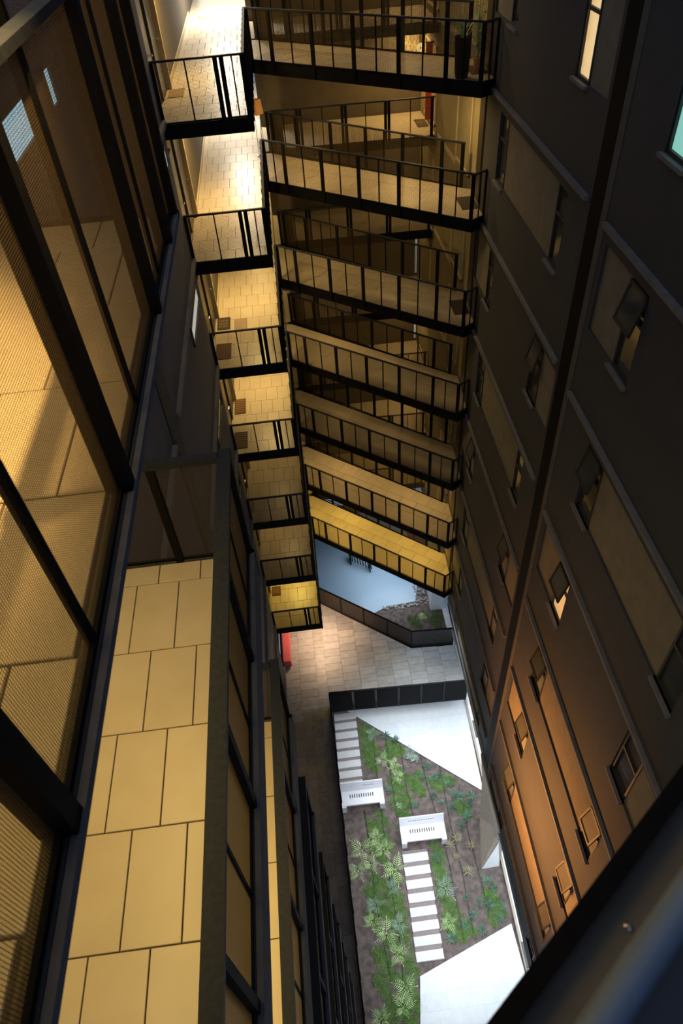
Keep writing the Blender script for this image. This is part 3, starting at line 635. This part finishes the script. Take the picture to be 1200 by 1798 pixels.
# beige raking column under the facade and its twin by the pool
py = MB(); 
py.quad8([(4.06, 7.52, G-.02), (4.72, 7.55, G-.02), (4.80, 9.3, G-.02), (4.45, 9.2, G-.02), (4.58, 7.95, -23.4), (4.80, 7.95, -23.4), (4.85, 9.8, -23.4), (4.50, 9.8, -23.4)])
py.quad8([(4.45, 7.9, -23.4), (4.85, 7.9, -23.4), (4.9, 9.8, -23.4), (4.5, 9.8, -23.4), (4.5, 7.6, -22.81), (4.9, 7.6, -22.81), (4.95, 10.3, -22.81), (4.52, 10.3, -22.81)])
pyo = py.build('column', M['beige']); tag(pyo, 'beige raking concrete column standing in the garden under the facade', 'column', kind='structure')
MB().tri((4.09, 7.515, G-.02), (4.70, 7.54, G-.02), (4.60, 7.80, -24.1)).tri((4.09, 7.505, G-.02), (4.60, 7.79, -24.1), (4.70, 7.53, G-.02)).build('sunlit_face', M['white'], pyo)  # white triangle paints the sunlit front of the beige column
p2 = MB(); p2.quad8([(4.5, 18.5, G), (5.12, 18.5, G), (5.12, 20.3, G), (4.6, 20.3, G), (4.6, 18.7, -22.8), (5.12, 18.7, -22.8), (5.12, 20.6, -22.8), (4.7, 20.6, -22.8)])
tag(p2.build('column', M['white']), 'white raking column beside the pebbles at the pool', 'column', kind='structure')
# ------------------------------------------------------------------ pool corner
po = MB().prism([(-.44, 25.2), (-.44, 17.6), (2.58, 19.02), (3.92, 19.1), (4.2, 20.1), (4.3, 25.2)], G-.02, G+.02).build('pool_water', M['blue']); tag(po, 'still pale blue water surface behind the panelled balustrade', 'pool')
pm = [MB().lathe((0, 0, 0), [(.02, -.03), (.05, -.01), (.055, .01), (.03, .03)], 7).mesh('pebble', M['pebble'])]
pb = MB()
for i in range(170):
    t = random.random()
    if i < 120: x = random.uniform(3.95, 4.5); y = random.uniform(18.9, 21.5)
    else: x = 2.4+1.6*t; y = 18.98+random.uniform(-.16, .06)
    r = random.uniform(.03, .07); pb.lathe((x, y, G+random.uniform(-.005, .02)), [(r*.5, -.03), (r, 0), (r*.9, .02), (r*.4, .04)], 6)
tag(pb.build('pebbles', M['pebble']), 'loose pale pebbles edging the blue water', 'pebbles', kind='stuff')
gm = MB()
for i in range(5000):
    x = random.uniform(3.0, 5.0); y = random.uniform(17.4, 18.6); 
    if not patch_fn(x, y, [(3.7, 18.0, .3, .4), (4.7, 18.0, .3, .5), (4.2, 18.3, .2, .2)]): continue
    h = random.uniform(.04, .1); a = random.uniform(0, 2*PI); gm.tri((x-.006, y, G-.02), (x+.006, y, G-.02), (x+math.cos(a)*.04, y+math.sin(a)*.04, G+h))
tag(gm.build('pool_grass', M['grass']), 'low grass in the corner bed beside the pool', 'grass', kind='stuff')
fern(4.05, 18.15, .7, 'fern', 'small fern in the corner bed beside the pool', 7)
sb = empty('slatted_bench', (1.65, 21.7, G), 'small black slatted bench standing by the blue water', 'bench')
for i in range(9):
    s_ = i/8; x = 1.2+.95*s_; y = 22.0-.72*s_
    MB().box((x-.025, y-.25, G+.38), (x+.025, y+.25, G+.42)).build('slat', M['black'], sb)
for x, y in ((1.25, 21.95), (2.1, 21.33)): MB().box((x-.02, y-.2, G+.02), (x+.02, y+.2, G+.38)).build('leg', M['black'], sb)

# ------------------------------------------------------------------ mats, planter, lamp and small things on the levels
def mat_obj(x0, x1, y0, y1, z, m, lab, stripes=0, name='doormat'):
    o = MB().bev((x0, y0, z), (x1, y1, z+.014), .004).build(name, M[m]); tag(o, lab, 'doormat', 'doormats on the upper floors')
    s_ = MB()
    if stripes == 1:
        for i in range(1, 8): y = y0+(y1-y0)*i/8; s_.box((x0+.03, y-.012, z+.014), (x1-.03, y+.012, z+.018))
    elif stripes == 2:
        random.seed(5)
        for r_ in range(3):
            for i in range(5):
                x = x0+.05+(x1-x0-.1)*i/5; y = y0+.12+(y1-y0-.2)*r_/3; s_.box((x, y, z+.014), (x+.05, y+.03, z+.018)); s_.box((x, y, z+.014), (x+.015, y+.11, z+.018))
    if s_.v: s_.build('woven_pattern', M['mat2'] if m != 'mat2' else M['mat1'], o)
    return o
L_ = lambda k: -4.09-LH*k
mat_obj(-2.25, -1.90, 17.52, 18.22, L_(0), 'mat2', 'tan doormat by the door on the top corridor')
mat_obj(-2.25, -1.88, 17.58, 18.25, L_(2), 'mat3', 'dark patterned doormat on the third corridor down', 2)
mat_obj(-2.25, -1.84, 16.04, 16.83, L_(2), 'mat1', 'brown doormat behind the balustrade of the third corridor down')
mat_obj(-2.25, -1.90, 17.52, 18.30, L_(3), 'mat1', 'striped brown doormat on the fourth corridor down', 1)
mat_obj(-2.25, -1.86, 15.82, 16.60, L_(3), 'mat3', 'dark brown doormat behind the balustrade of the fourth corridor down', 1)
mat_obj(-2.25, -1.90, 17.15, 17.62, L_(6), 'mat1', 'red brown patterned doormat on the lowest corridor', 2)
mat_obj(4.42, 4.86, 16.95, 17.75, L_(1), 'mat3', 'dark doormat at the right end of the second bridge')
mat_obj(4.45, 4.86, 17.0, 17.7, L_(0), 'mat1', 'brown doormat behind the planter on the top bridge')
mat_obj(4.40, 4.84, 17.0, 17.8, L_(2), 'mat3', 'dark doormat at the shaded end of the third bridge')
mat_obj(4.55, 4.9, 23.6, 24.4, L_(1), 'mat3', 'gridded doormat on the second back gallery', 1)
# planter on the top bridge
P = empty('planter', (4.18, 16.85, L_(0)), 'tall dark planter with spiky grass leaves at the right end of the top bridge', 'plant')
MB().lathe((4.18, 16.85, L_(0)), [(.13, 0), (.15, .1), (.18, .74), (.185, .76), (.16, .76), (.15, .70)], 20).build('pot', M['black'], P)
m = MB()
for i in range(26):
    a = random.uniform(0, 2*PI); e = random.uniform(.7, 1.4); l = random.uniform(.35, .65); d = Vector((math.cos(a)*math.cos(e), math.sin(a)*math.cos(e), math.sin(e))); s_ = Vector((-math.sin(a), math.cos(a), 0))*.011; b0 = Vector((4.18, 16.85, L_(0)+.68))
    mid = b0+d*l*.6; t = b0+d*l+Vector((math.cos(a), math.sin(a), -.5))*.08; m.tri(b0-s_, mid-s_, t, mid+s_, b0+s_)
m.build('leaves', M['fern'], P)
P = empty('leafy_plant', (4.62, 17.2, L_(0)), 'bushy green potted plant against the wall behind the tall planter', 'plant')
MB().lathe((4.62, 17.2, L_(0)), [(.08, 0), (.11, .25), (.12, .27), (.09, .27), (.08, .22)], 14).build('pot', M['orange'], P)
m = MB()
for i in range(70):
    c = Vector((4.62+random.uniform(-.14, .14), 17.2+random.uniform(-.18, .18), L_(0)+random.uniform(.35, 1.5))); a = random.uniform(0, 6.28); l = random.uniform(.06, .12); d = Vector((math.cos(a), math.sin(a), random.uniform(-.5, .5)))*l; s_ = Vector((-math.sin(a), math.cos(a), .2))*l*.35
    m.tri(c-d*.5, c-s_, c+d*.5, c+s_)
for i in range(6): a = i; m.tube((4.62, 17.2, L_(0)+.2), (4.62+.12*math.cos(a), 17.2+.15*math.sin(a), L_(0)+1.35), .006, 4)
m.build('foliage', M['grass'], P)
# floor lamp with tan shade
P = empty('floor_lamp', (-.43, 22.5, L_(1)), 'thin legged floor lamp with a boxy orange tan shade on the second corridor', 'lamp')
x, y, z = -.43, 22.5, L_(1)
MB().box((x-.16, y-.12, z), (x+.12, y+.12, z+.02)).build('base', M['chrome'], P)
m = MB()
for dx, dy in ((-.1, -.08), (.1, -.08), (.1, .08), (-.1, .08)): m.tube((x+dx, y+dy, z+.02), (x+dx*.7, y+dy*.7, z+1.15), .008, 6)
m.build('pole', M['chrome'], P)
MB().lathe((x, y, z+1.12), [(.19, 0), (.15, .38), (.14, .38), (.18, .0)], 4).build('lamp_shade', M['orange'], P)
# things on the second back gallery, seen through the top bridge
P = MB().box((4.66, 23.08, L_(1)+.35), (4.84, 23.10, L_(1)+2.35)).build('red_banner', M['red']); tag(P, 'narrow red cloth banner hanging at the right end of the second back gallery', 'banner')
MB().tube((4.62, 23.09, L_(1)+2.36), (4.88, 23.09, L_(1)+2.36), .015, 8).build('hanging_rod', M['black'], P)
P = MB().box((4.30, 25.29, -5.62), (4.86, 25.318, -4.68)).build('lattice_panel', M['cream']); tag(P, 'pale lattice patterned panel on the back wall above the second back gallery', 'panel')
m = MB()
for i in range(-5, 6):
    a0 = 4.58+i*.13
    for sg in (-1, 1):
        xa, za, xb, zb_ = a0-.25*sg, -5.6, a0+.25*sg, -4.7
        pts = []
        for t in range(13):
            q = t/12; xx = xa+(xb-xa)*q
            if 4.31 < xx < 4.85: pts.append((xx, 25.28, za+(zb_-za)*q))
        if len(pts) > 1: m.tube(pts[0], pts[-1], .006, 4)
m.build('lattice', M['soffit'], P)
P = MB().tube((4.93-.02, 25.30, -5.2), (4.91, 25.27, -5.2), .13, 20).build('wall_clock', M['white']); tag(P, 'round white wall clock beside the lattice panel', 'clock')
MB().tube((4.91, 25.272, -5.2), (4.91, 25.262, -5.2), .022, 10).box((4.905, 25.26, -5.2), (4.915, 25.266, -5.11)).box((4.91, 25.26, -5.205), (4.98, 25.266, -5.195)).build('hands', M['black'], P)
# pink-red sofa on the ground
P = empty('sofa', (-2.02, 16.5, GZ), 'long low sofa with pinkish red seat against the left wall on the ground floor', 'sofa')
MB().bev((-2.22, 15.65, GZ+.12), (-1.86, 17.3, GZ+.46), .03).build('seat', M['pinkred'], P)
MB().bev((-2.24, 15.65, GZ+.12), (-2.17, 17.3, GZ+.8), .02).build('backrest', M['black'], P)
for y in (15.75, 17.2): MB().box((-2.2, y-.03, GZ), (-1.9, y+.03, GZ+.12)).build('leg', M['black'], P)

# ------------------------------------------------------------------ parapet and handrail right under the camera
dF = Vector((.31, .23, 0)).normalized(); nF = Vector((dF.y, -dF.x, 0))        # along the edge; towards the camera side (lower right)
E0 = Vector((.12, .11, 0))
def fbox(mb, s0, s1, n0, n1, z0, z1):
    P_ = lambda s_, n, z: tuple(E0+dF*s_+nF*n+Vector((0, 0, z)))
    return mb.quad8([P_(s0, n0, z0), P_(s1, n0, z0), P_(s1, n1, z0), P_(s0, n1, z0), P_(s0, n0, z1), P_(s1, n0, z1), P_(s1, n1, z1), P_(s0, n1, z1)])
par = fbox(MB(), -1.2, 2.0, .0125, .9, -1.2, -.93).build('trim_2', M['parapet'], origin=(.5, 0, -1.2)); S(par, 'dark brown parapet ledge at the lower right corner, close to the camera', 'parapet')
fbox(MB(), -1.2, 2.0, -.010, .012, -1.2, -.905).build('edge_trim', M['black'], par)
MB().lathe((.30, .19, -.93), [(.006, 0), (.005, .003), (.002, .005)], 10).build('rivet', M['chrome'], par)
hr = empty('handrail', (.2, .0, -.42), 'out of focus dark blue handrail in the lower right corner', 'handrail')
m = MB(); a = E0+nF*.043-dF*1.2; b = E0+nF*.043+dF*1.6; a.z = b.z = -.42; m.tube(a, b, .009, 20); m.build('rail', M['blur'], hr)
m = fbox(MB(), -1.2, 1.6, .048, .60, -.46, -.435); m.build('panel', M['navy'], hr)
